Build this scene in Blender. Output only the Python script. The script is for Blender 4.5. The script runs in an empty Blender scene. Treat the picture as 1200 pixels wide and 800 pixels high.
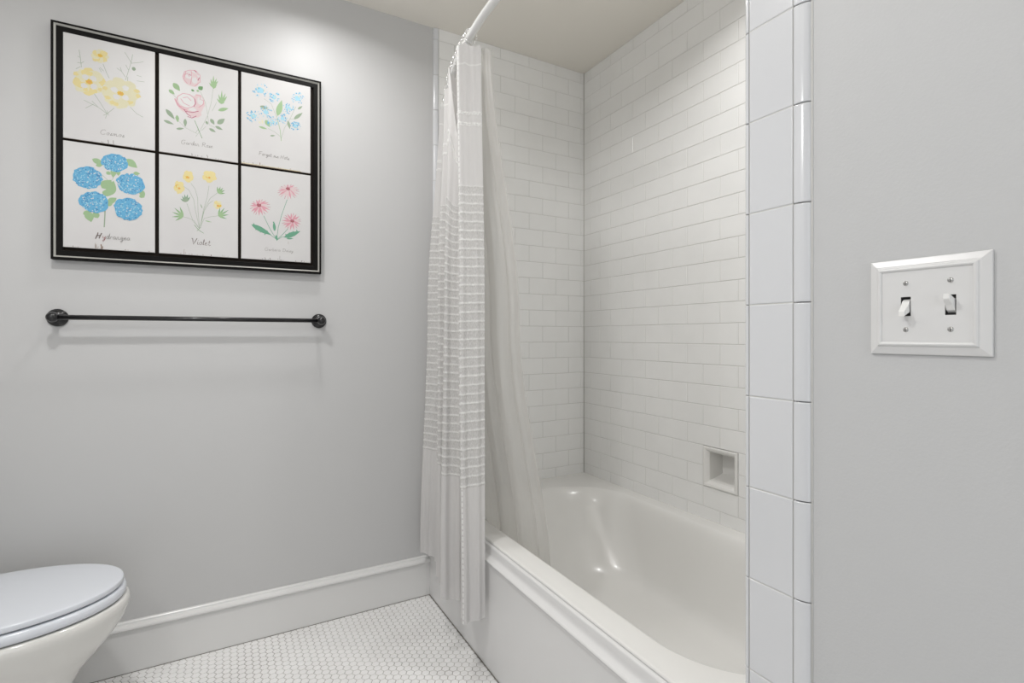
import bpy, math, random
import numpy as np
from mathutils import Vector

random.seed(7)
rng = np.random.RandomState(11)
C = bpy.context.scene.collection
sc = bpy.context.scene
PI = math.pi
CAMZ = 1.12
F, CX, HY, YAW = 597.0, 600.0, 393.0, math.radians(29.3)
CEIL = 2.463          # ceiling height
YB = 2.110            # painted back wall
YT = 2.100            # tiled end wall of the alcove
XL = 1.602            # tiled long wall of the alcove
XR = 0.783            # painted wall with the switch
XW = -0.97            # left wall behind the toilet tank
YN = 0.567            # near end wall of the alcove
YF = -1.15            # doorway side of the room, behind the camera
DECK = 0.419

# ------------------------------------------------------------------ helpers
def tag(o, label=None, cat=None, group=None, kind=None):
    if label: o['label'] = label
    if cat: o['category'] = cat
    if group: o['group'] = group
    if kind: o['kind'] = kind
    return o

def empty(name, loc, label, cat, group=None):
    o = bpy.data.objects.new(name, None)
    o.empty_display_size = 0.05
    C.objects.link(o)
    o.location = loc
    return tag(o, label, cat, group)

class MB:
    """collects geometry for one mesh object"""
    def __init__(s):
        s.v, s.f, s.m, s.sm = [], [], [], []
    def add(s, vs, fs, mi=0, smooth=False):
        b = len(s.v)
        s.v += [tuple(p) for p in vs]
        for f in fs:
            s.f.append(tuple(i + b for i in f)); s.m.append(mi); s.sm.append(smooth)
    def quad(s, a, b, c, d, mi=0):
        s.add([a, b, c, d], [(0, 1, 2, 3)], mi)
    def box(s, x0, x1, y0, y1, z0, z1, mi=0):
        s.add([(x0,y0,z0),(x1,y0,z0),(x1,y1,z0),(x0,y1,z0),(x0,y0,z1),(x1,y0,z1),(x1,y1,z1),(x0,y1,z1)],
              [(0,3,2,1),(4,5,6,7),(0,1,5,4),(1,2,6,5),(2,3,7,6),(3,0,4,7)], mi)
    def rings(s, rings, mi=0, smooth=True, closed=True, cap0=False, cap1=False):
        n = len(rings[0]); b = len(s.v)
        for r in rings: s.v += [tuple(p) for p in r]
        for i in range(len(rings) - 1):
            for j in range(n if closed else n - 1):
                k = (j + 1) % n
                s.f.append((b+i*n+j, b+i*n+k, b+(i+1)*n+k, b+(i+1)*n+j)); s.m.append(mi); s.sm.append(smooth)
        if cap0: s.f.append(tuple(b + j for j in reversed(range(n)))); s.m.append(mi); s.sm.append(False)
        if cap1: s.f.append(tuple(b + (len(rings)-1)*n + j for j in range(n))); s.m.append(mi); s.sm.append(False)
    def tube(s, pts, rad, n=14, mi=0, caps=True):
        pts = [Vector(p) for p in pts]; rr = []
        up = Vector((0, 0, 1))
        for i, p in enumerate(pts):
            d = (pts[min(i+1, len(pts)-1)] - pts[max(i-1, 0)]).normalized()
            a = d.cross(up)
            if a.length < 1e-3: a = d.cross(Vector((1, 0, 0)))
            a.normalize(); b = a.cross(d).normalized()
            r = rad[i] if isinstance(rad, (list, tuple)) else rad
            rr.append([p + (a*math.cos(t) + b*math.sin(t))*r for t in [2*PI*k/n for k in range(n)]])
        s.rings(rr, mi, True, True, caps, caps)
    def lathe(s, o, axis, prof, n=32, mi=0):
        """prof = [(distance along axis, radius)]"""
        o = Vector(o); ax = Vector(axis).normalized()
        a = ax.cross(Vector((0, 0, 1)))
        if a.length < 1e-3: a = Vector((1, 0, 0))
        a.normalize(); b = ax.cross(a)
        s.rings([[o + ax*h + (a*math.cos(2*PI*k/n) + b*math.sin(2*PI*k/n))*max(r, 1e-5) for k in range(n)] for h, r in prof],
                mi, True, True, True, True)
    def build(s, name, mats, parent=None, loc=(0, 0, 0), fixn=True):
        me = bpy.data.meshes.new(name)
        lx, ly, lz = loc
        me.from_pydata([(x-lx, y-ly, z-lz) for x, y, z in s.v], [], s.f)
        for m in (mats if isinstance(mats, (list, tuple)) else [mats]): me.materials.append(m)
        me.polygons.foreach_set('material_index', s.m)
        me.polygons.foreach_set('use_smooth', s.sm)
        me.update()
        if fixn:
            import bmesh
            bm = bmesh.new(); bm.from_mesh(me)
            bmesh.ops.recalc_face_normals(bm, faces=bm.faces[:]); bm.to_mesh(me); bm.free()
        o = bpy.data.objects.new(name, me)
        C.objects.link(o)
        if parent:
            o.parent = parent
            pl = parent_world(parent)
            o.location = (loc[0]-pl[0], loc[1]-pl[1], loc[2]-pl[2])
        else:
            o.location = loc
        return o

def parent_world(p):
    x = Vector((0, 0, 0))
    while p is not None:
        x += p.location; p = p.parent
    return x

def bevel(o, w=0.002, seg=2, angle=35):
    m = o.modifiers.new('bevel', 'BEVEL'); m.width = w; m.segments = seg
    m.limit_method = 'ANGLE'; m.angle_limit = math.radians(angle)
    return o

def struct(o):
    o['kind'] = 'structure'; return o

# ------------------------------------------------------------------ materials
def mat(name, col, rough=0.5, spec=0.5, metal=0.0, coat=0.0, bump=None, var=None, sheen=0.0, trans=0.0):
    m = bpy.data.materials.new(name); m.use_nodes = True
    nt = m.node_tree; b = nt.nodes['Principled BSDF']
    b.inputs['Base Color'].default_value = (*col, 1)
    b.inputs['Roughness'].default_value = rough
    b.inputs['Specular IOR Level'].default_value = spec
    b.inputs['Metallic'].default_value = metal
    b.inputs['Coat Weight'].default_value = coat
    b.inputs['Coat Roughness'].default_value = 0.08
    if sheen: b.inputs['Sheen Weight'].default_value = sheen
    tc = nt.nodes.new('ShaderNodeTexCoord')
    if bump:
        sc_, st, dist = bump
        n = nt.nodes.new('ShaderNodeTexNoise'); n.inputs['Scale'].default_value = sc_; n.inputs['Detail'].default_value = 4
        bp = nt.nodes.new('ShaderNodeBump'); bp.inputs['Strength'].default_value = st; bp.inputs['Distance'].default_value = dist
        nt.links.new(tc.outputs['Object'], n.inputs['Vector'])
        nt.links.new(n.outputs['Fac'], bp.inputs['Height'])
        nt.links.new(bp.outputs['Normal'], b.inputs['Normal'])
    if var:
        sc_, c2 = var
        n = nt.nodes.new('ShaderNodeTexNoise'); n.inputs['Scale'].default_value = sc_; n.inputs['Detail'].default_value = 3
        r = nt.nodes.new('ShaderNodeMapRange'); r.inputs['From Min'].default_value = 0.35; r.inputs['From Max'].default_value = 0.65
        mx = nt.nodes.new('ShaderNodeMix'); mx.data_type = 'RGBA'
        mx.inputs['A'].default_value = (*col, 1); mx.inputs['B'].default_value = (*c2, 1)
        nt.links.new(tc.outputs['Object'], n.inputs['Vector'])
        nt.links.new(n.outputs['Fac'], r.inputs['Value'])
        nt.links.new(r.outputs['Result'], mx.inputs['Factor'])
        nt.links.new(mx.outputs['Result'], b.inputs['Base Color'])
    return m

M = {}
M['wall'] = mat('wall_paint', (0.525, 0.525, 0.525), 0.42, 0.35, bump=(260, 0.10, 0.0008))
M['wall_r'] = mat('wall_paint_orange_peel', (0.535, 0.54, 0.545), 0.5, 0.3, bump=(230, 0.22, 0.0012))
M['ceiling'] = mat('ceiling_paint', (0.82, 0.79, 0.73), 0.75, 0.2, bump=(150, 0.1, 0.0008))
M['trim'] = mat('trim_enamel', (0.69, 0.688, 0.68), 0.22, 0.5, bump=(30, 0.05, 0.001))
M['tile'] = mat('subway_glaze', (0.79, 0.79, 0.78), 0.14, 0.5, coat=0.15, bump=(14, 0.10, 0.002), var=(9, (0.81, 0.81, 0.80)))
M['trimtile'] = mat('trim_tile_glaze', (0.645, 0.655, 0.675), 0.14, 0.5, coat=0.15, bump=(10, 0.06, 0.002))
M['grout'] = mat('tile_grout', (0.60, 0.595, 0.575), 0.85, 0.2)
M['grout_corner'] = mat('corner_caulk', (0.55, 0.55, 0.52), 0.7, 0.2)
M['hex'] = mat('hex_glaze', (0.84, 0.835, 0.83), 0.28, 0.5, var=(5, (0.79, 0.78, 0.775)))
M['hexgrout'] = mat('hex_grout', (0.50, 0.49, 0.475), 0.9, 0.1, var=(4, (0.34, 0.32, 0.30)))
M['tub'] = mat('tub_enamel', (0.72, 0.714, 0.695), 0.24, 0.45, coat=0.12, bump=(5, 0.06, 0.004))
M['apron'] = mat('tub_enamel_apron', (0.685, 0.683, 0.68), 0.2, 0.5, coat=0.3, bump=(7, 0.05, 0.003))
M['china'] = mat('toilet_china', (0.66, 0.655, 0.63), 0.1, 0.5, coat=0.4)
M['seat'] = mat('toilet_seat_plastic', (0.64, 0.665, 0.71), 0.22, 0.5, coat=0.2)
M['black'] = mat('oil_rubbed_metal', (0.010, 0.010, 0.011), 0.28, 0.5, metal=0.2, coat=0.3)
M['frame'] = mat('frame_black', (0.004, 0.0036, 0.0032), 0.55, 0.12, bump=(90, 0.2, 0.001))
M['frame_band'] = mat('frame_grey_band', (0.40, 0.395, 0.37), 0.5, 0.4, metal=0.2, bump=(180, 0.3, 0.001))  # lighter grey band along the frame's inward slope
M['backing'] = mat('backing_dark', (0.012, 0.009, 0.007), 0.8, 0.1)
M['plate'] = mat('switch_plate_white', (0.68, 0.68, 0.68), 0.28, 0.5, coat=0.1)
M['toggle'] = mat('toggle_white', (0.80, 0.80, 0.79), 0.2, 0.5, coat=0.2)
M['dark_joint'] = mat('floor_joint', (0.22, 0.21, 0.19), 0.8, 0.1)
M['slot'] = mat('switch_slot_dark', (0.10, 0.10, 0.10), 0.6, 0.3)
M['screw'] = mat('screw_nickel', (0.55, 0.55, 0.54), 0.25, 0.5, metal=0.9)
M['rod'] = mat('rod_white', (0.74, 0.74, 0.73), 0.25, 0.5, coat=0.2)
M['bead'] = mat('hook_silver', (0.85, 0.85, 0.85), 0.15, 0.5, metal=0.85)
M['art'] = mat('art_tile_glaze', (0.56, 0.557, 0.55), 0.35, 0.4, var=(6, (0.54, 0.53, 0.53)))
M['artedge'] = mat('art_tile_burnt_edge', (0.20, 0.15, 0.10), 0.6, 0.3)

def paint(name, col): 
    M[name] = mat('paint_' + name, col, 0.5, 0.3); return M[name]

# ------------------------------------------------------------------ shell
def frame_axes(kind):
    return kind

def tiled_wall(name, P, U, V, N, u0, u1, rows, joints, hole=None, cols=(0.0778, 0.155), gw=0.0016):
    """P origin, U/V/N unit axes (N out of the wall into the room); rows=[(v0,v1,parity)], joints(parity)->sorted list"""
    P, U, V, N = Vector(P), Vector(U), Vector(V), Vector(N)
    b = MB()
    def pt(u, v, n): return P + U*u + V*v + N*n
    vlo, vhi = rows[0][0], rows[-1][1]
    def sheet(a, c, d, e):
        b.quad(pt(a, d, 0), pt(c, d, 0), pt(c, e, 0), pt(a, e, 0), 1)
    if hole:
        hu0, hu1, hv0, hv1 = hole
        sheet(u0, hu0, vlo, vhi); sheet(hu1, u1, vlo, vhi); sheet(hu0, hu1, vlo, hv0); sheet(hu0, hu1, hv1, vhi)
    else:
        sheet(u0, u1, vlo, vhi)
    for v0, v1, par in rows:
        js = [j for j in joints(par) if u0 + 0.004 < j < u1 - 0.004]
        ed = [u0] + js + [u1]
        for a, c in zip(ed[:-1], ed[1:]):
            segs = [(a, c)]
            if hole and v0 >= hv0 - 1e-4 and v1 <= hv1 + 1e-4:
                segs = []
                if a < hu0: segs.append((a, min(c, hu0)))
                if c > hu1: segs.append((max(a, hu1), c))
            for s0, s1 in segs:
                if s1 - s0 < 0.006: continue
                g = gw/2; e = 0.0016; h = 0.0016
                t = [random.uniform(-1, 1)*0.00012 for _ in range(4)]
                o_ = [pt(s0+g, v0+g, 0), pt(s1-g, v0+g, 0), pt(s1-g, v1-g, 0), pt(s0+g, v1-g, 0)]
                m_ = [pt(s0+g+.0004, v0+g+.0004, h*.65), pt(s1-g-.0004, v0+g+.0004, h*.65), pt(s1-g-.0004, v1-g-.0004, h*.65), pt(s0+g+.0004, v1-g-.0004, h*.65)]
                i_ = [pt(s0+g+e, v0+g+e, h+t[0]), pt(s1-g-e, v0+g+e, h+t[1]), pt(s1-g-e, v1-g-e, h+t[2]), pt(s0+g+e, v1-g-e, h+t[3])]
                b.add(o_+m_+i_, [(0,1,5,4),(1,2,6,5),(2,3,7,6),(3,0,4,7),(4,5,9,8),(5,6,10,9),(6,7,11,10),(7,4,8,11),(8,9,10,11)], 0)
    return struct(b.build(name, [M['tile'], M['grout']], fixn=False))

RJ = 1.0876; RP = 0.0778
rows = []
for k in range(-9, 18):
    z0 = max(RJ + k*RP, 0.405); z1 = min(RJ + (k+1)*RP, CEIL)
    rows.append((z0, z1, k % 2))
# end wall: joints of odd rows at x=1.584-n*.1555, even rows half a tile over
def j_end(par):
    base = 1.584 if par == 1 else 1.506
    return sorted(base - 0.1555*i for i in range(-1, 7))
def j_long(par):
    base = 1.1967 if par == 0 else 1.2744
    return sorted(base + 0.155*i for i in range(-6, 8))
tiled_wall('wall_alcove_back', (0, YT+0.0016, 0), (1,0,0), (0,0,1), (0,-1,0), 0.8115, XL+0.0016, rows, j_end)
HN = (1.1967, 1.1967+0.155, RJ-7*RP, RJ-5*RP)
tiled_wall('wall_alcove_right', (XL+0.0016, 0, 0), (0,1,0), (0,0,1), (-1,0,0), YN-0.0016, YT+0.0016, rows, j_long, hole=HN)
tiled_wall('wall_alcove_front', (0, YN-0.0016, 0), (1,0,0), (0,0,1), (0,1,0), 0.785, XL+0.0016, rows, j_end)
b = MB()
b.tube([(XL-.0012, YT-.0012, 0.42), (XL-.0012, YT-.0012, CEIL)], 0.0022, 8)
struct(b.build('trim_3', M['grout_corner']))

# painted walls (solid, with thickness)
b = MB(); b.box(XW-0.1, 0.789, YB, YB+0.12, 0, CEIL+0.1); struct(b.build('wall_back', M['wall']))
b = MB(); b.box(0.789, XL+0.14, YB+0.004, YB+0.12, 0, CEIL+0.1); struct(b.build('wall_back_substrate', M['grout']))
b = MB(); b.box(XW-0.1, XW, YF, YB, 0, CEIL+0.1); struct(b.build('wall_left', M['wall']))
b = MB(); b.box(XR, XR+0.10, YF, 0.475, 0, CEIL+0.1); b.box(XR+0.012, XR+0.10, 0.475, YN-0.004, 0, CEIL+0.1)
struct(b.build('wall_right', M['wall_r']))
b = MB(); b.box(XW-0.1, XL+0.14, YF, YB+0.12, CEIL, CEIL+0.1); struct(b.build('ceiling', M['ceiling']))
# a door wall behind the camera with a wide open doorway
b = MB()
b.box(XW-0.1, -0.62, YF-0.1, YF, 0, CEIL+0.1); b.box(0.70, XR+0.10, YF-0.1, YF, 0, CEIL+0.1); b.box(-0.62, 0.70, YF-0.1, YF, 2.10, CEIL+0.1)
struct(b.build('wall_front', M['wall']))

# pier trim: rounded edge, half tiles, quarter round, in 6 inch courses
def trim_courses(name, profs, joints, zmax=CEIL):
    b = MB()
    js = [0.0] + [j for j in sorted(joints) if 0.01 < j < zmax-0.01] + [zmax]
    for z0, z1 in zip(js[:-1], js[1:]):
        for pr in profs:
            # pr: list of (x,y, nx,ny); pulled in by the glaze edge radius at ends
            n = len(pr)
            rr = []
            for dz, dn in ((0.0007, -0.0016), (0.0010, -0.0005), (0.0020, 0.0), (0.0034, 0.0), (0.0060, 0.0)):
                rr.append([(x+nx*dn, y+ny*dn, z0+dz) for x, y, nx, ny in pr])
            for dz, dn in ((0.0060, 0.0), (0.0034, 0.0), (0.0020, 0.0), (0.0010, -0.0005), (0.0007, -0.0016)):
                rr.append([(x+nx*dn, y+ny*dn, z1-dz) for x, y, nx, ny in pr])
            b.rings(rr, 0, True, closed=False)
    return b
def norm_prof(pts, inward):
    out = []
    for i, (x, y) in enumerate(pts):
        a = pts[max(i-1, 0)]; c = pts[min(i+1, len(pts)-1)]
        tx, ty = c[0]-a[0], c[1]-a[1]; l = math.hypot(tx, ty) or 1
        nx, ny = ty/l, -tx/l
        if nx*inward[0] + ny*inward[1] < 0: nx, ny = -nx, -ny
        out.append((x, y, nx, ny))
    return out
XP = 0.7725
qr = [(XP + 0.0004, 0.4785)] + [(XP + 0.0115*(1-math.cos(t)), 0.4785 - 0.0010 - 0.0215*math.sin(t)) for t in [i*PI/2/10 for i in range(0, 11)]]
fl = [(XP+0.0016, 0.5555), (XP+0.0004, 0.5550), (XP, 0.5540), (XP, 0.5530), (XP, 0.5510), (XP, 0.5180), (XP, 0.4845), (XP, 0.4825), (XP, 0.4813), (XP+0.0004, 0.4803), (XP+0.0016, 0.4800)]
rd = [(XP+0.0016, 0.5572), (XP+0.0002, 0.5578), (XP, 0.5590)] + [(XP + 0.0075*(1-math.cos(t)), 0.5590 + 0.0075*math.sin(t)) for t in [i*PI/2/8 for i in range(1, 9)]] + [(0.795, 0.5666)]
zj = [1.1714 + 0.1539*k for k in range(-8, 10)]
b = trim_courses('trim_1', [norm_prof(qr, (-1, -.3)), norm_prof(fl, (-1, 0)), norm_prof(rd, (-1, .6))], zj)
b.box(XP+0.0009, XR+0.02, 0.4795, 0.5560, 0, CEIL, 1)
b.box(XP+0.0035, XR+0.02, 0.4755, 0.5640, 0, CEIL, 1)
struct(b.build('trim_1', [M['trimtile'], M['grout']], fixn=False))
# the same quarter round at the far edge of the tiling
q2 = [(0.8095, YT+0.0004), (0.8085, YT)] + [(0.8075 - 0.0195*math.sin(t), YT + 0.0098*(1-math.cos(t))) for t in [i*PI/2/10 for i in range(0, 11)]]
zj2 = [RJ + RP*17 - 0.1539*k + 0.002 for k in range(0, 17)]
b = trim_courses('trim_2', [norm_prof(q2, (0, -1))], zj2)
b.box(0.7935, 0.8125, YT+0.0030, YB+0.02, 0, CEIL, 1)
struct(b.build('trim_2', [M['trimtile'], M['grout_corner']], fixn=False))
# thin paint-side grout joint of the pier on the painted wall
b = MB(); b.tube([(XR-0.0004, 0.4552, 0), (XR-0.0004, 0.4552, CEIL)], 0.0016, 6); struct(b.build('trim_4', M['grout']))

# floor: hexagon mosaic as real tiles on a grout bed
b = MB(); b.box(XW-0.1, 0.80, YF-0.6, YB+0.02, -0.05, -0.0012); 
struct(b.build('floor', M['hexgrout']))
hp = 0.0256; hr = (hp-0.0022)/math.sqrt(3)
b = MB(); ux = hp*math.sqrt(3)/2
col = 0; x = 0.80
hv, hf = [], []
while x > XW - 0.02:
    y = YF - 0.1 + (hp/2 if col % 2 else 0)
    while y < YB + 0.01:
        base = len(hv); tz = random.uniform(-.00015, .00015)
        for (r, z) in ((hr, -0.0012), (hr-0.0003, -0.0003), (hr-0.0012, tz)):
            for k in range(6):
                a = PI/3*k
                hv.append((x + r*math.cos(a), y + r*math.sin(a), z))
        for ring in (0, 1):
            for k in range(6):
                k2 = (k+1) % 6
                hf.append((base+ring*6+k, base+ring*6+k2, base+ring*6+6+k2, base+ring*6+6+k))
        hf.append(tuple(base+12+k for k in range(6)))
        y += hp
    x -= ux; col += 1
b.add(hv, hf)
struct(b.build('floor_tiling', M['hex'], fixn=False))

# baseboard with a moulded cap
def run_profile(b, prof, a, c, up, out, mi=0):
    """extrude (out, up) profile from a to c"""
    a, c, up, out = Vector(a), Vector(c), Vector(up), Vector(out)
    r0 = [a + out*o + up*h for o, h in prof]; r1 = [c + out*o + up*h for o, h in prof]
    b.rings([r0, r1], mi, False, closed=True, cap0=True, cap1=True)
bprof = [(0,0),(0.014,0),(0.014,0.1392),(0.0125,0.1400),(0.0125,0.1412),(0.0175,0.1418),(0.0225,0.1440),(0.0245,0.1480),(0.0240,0.1525),(0.0215,0.1562),(0.0165,0.1592),(0.0130,0.1608),(0.0118,0.1632),(0.0112,0.1668),(0.0090,0.1690),(0.0050,0.1700),(0,0.1700)]
b = MB(); run_profile(b, bprof, (XW, YB, 0), (0.781, YB, 0), (0,0,1), (0,-1,0))
struct(bevel(b.build('baseboard_back', M['trim']), 0.0006, 2, 25))
b = MB(); run_profile(b, bprof, (XW, YF, 0), (XW, YB-0.021, 0), (0,0,1), (1,0,0))
struct(b.build('baseboard_left', M['trim']))
b = MB(); run_profile(b, bprof, (XR, YF, 0), (XR, 0.450, 0), (0,0,1), (-1,0,0))
struct(b.build('baseboard_right', M['trim']))
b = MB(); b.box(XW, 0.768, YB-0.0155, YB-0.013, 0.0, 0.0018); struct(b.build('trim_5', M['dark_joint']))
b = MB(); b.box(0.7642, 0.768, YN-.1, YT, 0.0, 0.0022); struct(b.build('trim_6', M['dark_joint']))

# ------------------------------------------------------------------ soap niche
t = empty('soap_niche', (XL, 1.2742, 0.6), 'small square white ceramic soap niche low in the tiled wall above the bathtub', 'soap dish')
y0, y1, z0, z1 = HN
def sqring(x, m, dzb=0.0): return [(x, y0+m, z0+m+dzb), (x, y1-m, z0+m+dzb), (x, y1-m, z1-m), (x, y0+m, z1-m)]
b = MB()
b.rings([sqring(XL+.004, 0.0012), sqring(XL-0.0020, 0.0016), sqring(XL-0.0042, 0.006), sqring(XL-0.002, 0.014), sqring(XL+0.010, 0.023)], 0, False)
bevel(b.build('frame', M['tub'], t, loc=(XL, 1.2742, 0.6)), 0.0015, 2, 20)
b = MB()
b.rings([sqring(XL+0.010, 0.023), sqring(XL+0.080, 0.026, 0.016)], 0, False, cap1=True)
b.build('recess', M['tub'], t, loc=(XL, 1.2742, 0.6))
# box that carries the dish inside the wall
b = MB(); b.box(XL+0.003, XL+0.12, y0-.01, y0+0.0005, z0-.01, z1+.01); b.box(XL+0.003, XL+0.12, y1-0.0005, y1+.01, z0-.01, z1+.01)
b.box(XL+0.003, XL+0.12, y0-.01, y1+.01, z0-.01, z0+.0005); b.box(XL+0.003, XL+0.12, y0-.01, y1+.01, z1-.0005, z1+.01)
b.box(XL+0.10, XL+0.12, y0-.01, y1+.01, z0-.01, z1+.01)
struct(b.build('wall_niche_box', M['grout']))

# ------------------------------------------------------------------ bathtub
tub = empty('bathtub', (1.18, 1.33, 0), 'white built-in alcove bathtub with a stepped rim along its front', 'bathtub')
LOC = (1.18, 1.33, 0)
XO0, XO1, YO0, YO1 = 0.787, XL+0.0025, YN-0.0008, YT+0.0025
NB = 160
def rrect(x0, x1, y0, y1, r4, z, n=NB):
    """rounded rectangle sampled with equal counts; r4 radii (near-left, near-right, far-right, far-left); corner i at (x0,y0),(x1,y0),(x1,y1),(x0,y1)"""
    pts = []
    q = n // 4
    cs = [(x0+r4[0], y0+r4[0], r4[0], PI, 1.5*PI), (x1-r4[1], y0+r4[1], r4[1], 1.5*PI, 2*PI),
          (x1-r4[2], y1-r4[2], r4[2], 0, .5*PI), (x0+r4[3], y1-r4[3], r4[3], .5*PI, PI)]
    na = q // 2
    for i, (cx, cy, r, a0, a1) in enumerate(cs):
        arc = [(cx + r*math.cos(a0+(a1-a0)*k/(na-1)), cy + r*math.sin(a0+(a1-a0)*k/(na-1))) for k in range(na)]
        pts += arc
        nx_ = cs[(i+1) % 4]; e = (nx_[0] + nx_[2]*math.cos(nx_[3]), nx_[1] + nx_[2]*math.sin(nx_[3])); s = arc[-1]
        for k in range(1, q-na+1):
            f = k/(q-na+1); pts.append((s[0]+(e[0]-s[0])*f, s[1]+(e[1]-s[1])*f))
    return [(x, y, z) for x, y in pts]
# basin opening: near side x .868, far side x 1.54, near end y .68, far end y 1.94
def ring(inx0, inx1, iny0, iny1, r, z):
    return rrect(0.868+inx0, 1.540-inx1, 0.618+iny0, 1.955-iny1, r, z)
rim = DECK
R = []
R.append(rrect(XO0, XO1, YO0, YO1, (.0015,)*4, rim-0.006))
R.append(rrect(XO0+.0012, XO1, YO0, YO1, (.0015,)*4, rim-0.0015))
R.append(rrect(XO0+.004, XO1-.002, YO0+.002, YO1-.002, (.004,)*4, rim))
R.append(rrect(XO0+.0065, XO1-.005, YO0+.006, YO1-.005, (.006,)*4, rim))
R.append(rrect(XO0+.010, XO1-.008, YO0+.009, YO1-.008, (.009,)*4, rim))
R.append(rrect(XO0+.030, XO1-.020, YO0+.03, YO1-.03, (.07,.07,.07,.07), rim-0.0004))
RA = (.25, .24, .26, .22)
R.append(ring(-.012, -.012, -.012, -.012, tuple(r+.012 for r in RA), rim-0.0008))
R.append(ring(-.005, -.005, -.005, -.005, tuple(r+.005 for r in RA), rim-0.0022))
R.append(ring(0, 0, 0, 0, RA, rim-0.0065))
R.append(ring(.004, .005, .004, .006, RA, rim-0.0135))
R.append(ring(.008, .012, .008, .018, RA, rim-0.028))
R.append(ring(.014, .022, .014, .045, RA, rim-0.070))
R.append(ring(.022, .034, .024, .10, (.25,.23,.24,.21), rim-0.150))
R.append(ring(.030, .046, .034, .16, (.23,.21,.23,.20), rim-0.220))
R.append(ring(.040, .058, .046, .205, (.21,.20,.22,.19), rim-0.270))
R.append(ring(.050, .070, .058, .232, (.19,.18,.21,.18), rim-0.296))
R.append(ring(.066, .088, .076, .255, (.17,.16,.20,.17), rim-0.311))
R.append(ring(.090, .115, .105, .280, (.15,.14,.18,.16), rim-0.319))
R.append(ring(.13, .155, .16, .33, (.11,.10,.14,.12), rim-0.322))
R.append(ring(.24, .27, .35, .50, (.06,.05,.06,.06), rim-0.324))
b = MB(); b.rings(R, 0, True, cap1=True)
b.build('basin', M['tub'], tub, loc=LOC)
ap = [(0.7905, rim-.0062), (0.7868, rim-.0085), (0.7800, rim-.0088), (0.7778, rim-.0105), (0.7768, rim-.0140), (0.7763, rim-.0260), (0.7745, rim-.0330), (0.7700, rim-.0385), (0.7640, rim-.0420), (0.7618, rim-.0438)]
ap += [(0.7598 - .0047*math.sin(t), rim-.0490 + .0047*math.cos(t)) for t in [PI*i/8 for i in range(0, 9)]]
ap += [(0.7625, rim-.0548), (0.7655, rim-.0570), (0.7672, rim-.061), (0.7675, rim-.075), (0.7675, 0.0)]
b = MB()
ys = [YO0, YO0+0.5, YO0+1.0, 1.9, 2.04, YO1]
b.rings([[(x, y, z) for x, z in ap] for y in ys], 0, True, closed=False)
b.rings([[(x, YO1, z) for x, z in ap] + [(0.80, YO1, 0), (0.80, YO1, rim-.004)], [(x, YO1-0.0005, z) for x, z in ap] + [(0.80, YO1-.0005, 0), (0.80, YO1-.0005, rim-.004)]], 0, False, cap0=True)
o = b.build('apron', M['apron'], tub, loc=LOC, fixn=False)
b = MB(); b.lathe((1.20, 0.93, rim-0.3235), (0,0,1), [(0, .036), (.002, .036), (.004, .032), (.0042, .02), (.001, .018)], 28)
b.build('drain', M['screw'], tub, loc=LOC)

# ------------------------------------------------------------------ toilet
TX, TY = -0.45, 1.812
toi = empty('toilet', (TX, TY, 0), 'white toilet with its lid closed beside the baseboard at the left edge', 'toilet')
TL = (TX, TY, 0)
def egg(tipx, backx, hw, z, n=72, p=1.0, ybias=0.0):
    """plan outline: rounded front at +x (tipx), squarer back at backx"""
    pts = []
    cx = backx + (tipx-backx)*0.42
    for k in range(n):
        a = 2*PI*k/n
        c, s = math.cos(a), math.sin(a)
        if c >= 0:
            x = cx + (tipx-cx)*c; y = hw*abs(s)**0.98
        else:
            x = cx + (cx-backx)*(-(abs(c)**0.75)); y = hw*abs(s)**(0.62)
        pts.append((x, TY + math.copysign(y, s) if abs(s) > 1e-9 else TY, z))
    return pts
tip, back, hw = -0.256, -0.728, 0.191
b = MB()
LZ = 0.4265
b.rings([egg(tip-.012, back+.01, hw-.012, LZ-0.0085), egg(tip-.003, back+.002, hw-.003, LZ-0.0080), egg(tip-.0008, back, hw-.0008, LZ-.0065), egg(tip, back, hw, LZ-.004), egg(tip, back, hw, LZ+.0045), egg(tip-.0006, back, hw-.0006, LZ+.0062),
         egg(tip-.0022, back+.001, hw-.0022, LZ+.0074), egg(tip-.005, back+.004, hw-.005, LZ+.0080), egg(tip-.012, back+.01, hw-.012, LZ+.0087), egg(tip-.05, back+.04, hw-.05, LZ+.0108), egg(tip-.12, back+.11, hw-.11, LZ+.0122), egg(tip-.2, back+.2, hw-.18, LZ+.0126)], 0, True, cap0=True, cap1=True)
b.build('lid', M['seat'], toi, loc=TL)
b = MB(); s1 = -0.0055
b.rings([egg(tip-.012, back+.02, hw-.012, LZ-.0122), egg(tip-.002, back+.005, hw-.003, LZ-.0126), egg(tip+.0035, back+.003, hw+.001, LZ-.0150), egg(tip+.0060, back+.001, hw+.0038, LZ-.0200), egg(tip+.0066, back, hw+.0045, LZ-.0270),
         egg(tip+.0055, back+.001, hw+.0035, LZ-.0340), egg(tip+.003, back+.002, hw+.001, LZ-.0375), egg(tip-.012, back+.02, hw-.012, LZ-.0385)], 0, True, cap0=True, cap1=True)
b.build('seat', M['seat'], toi, loc=TL)
b = MB(); bz = LZ-.0415
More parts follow.
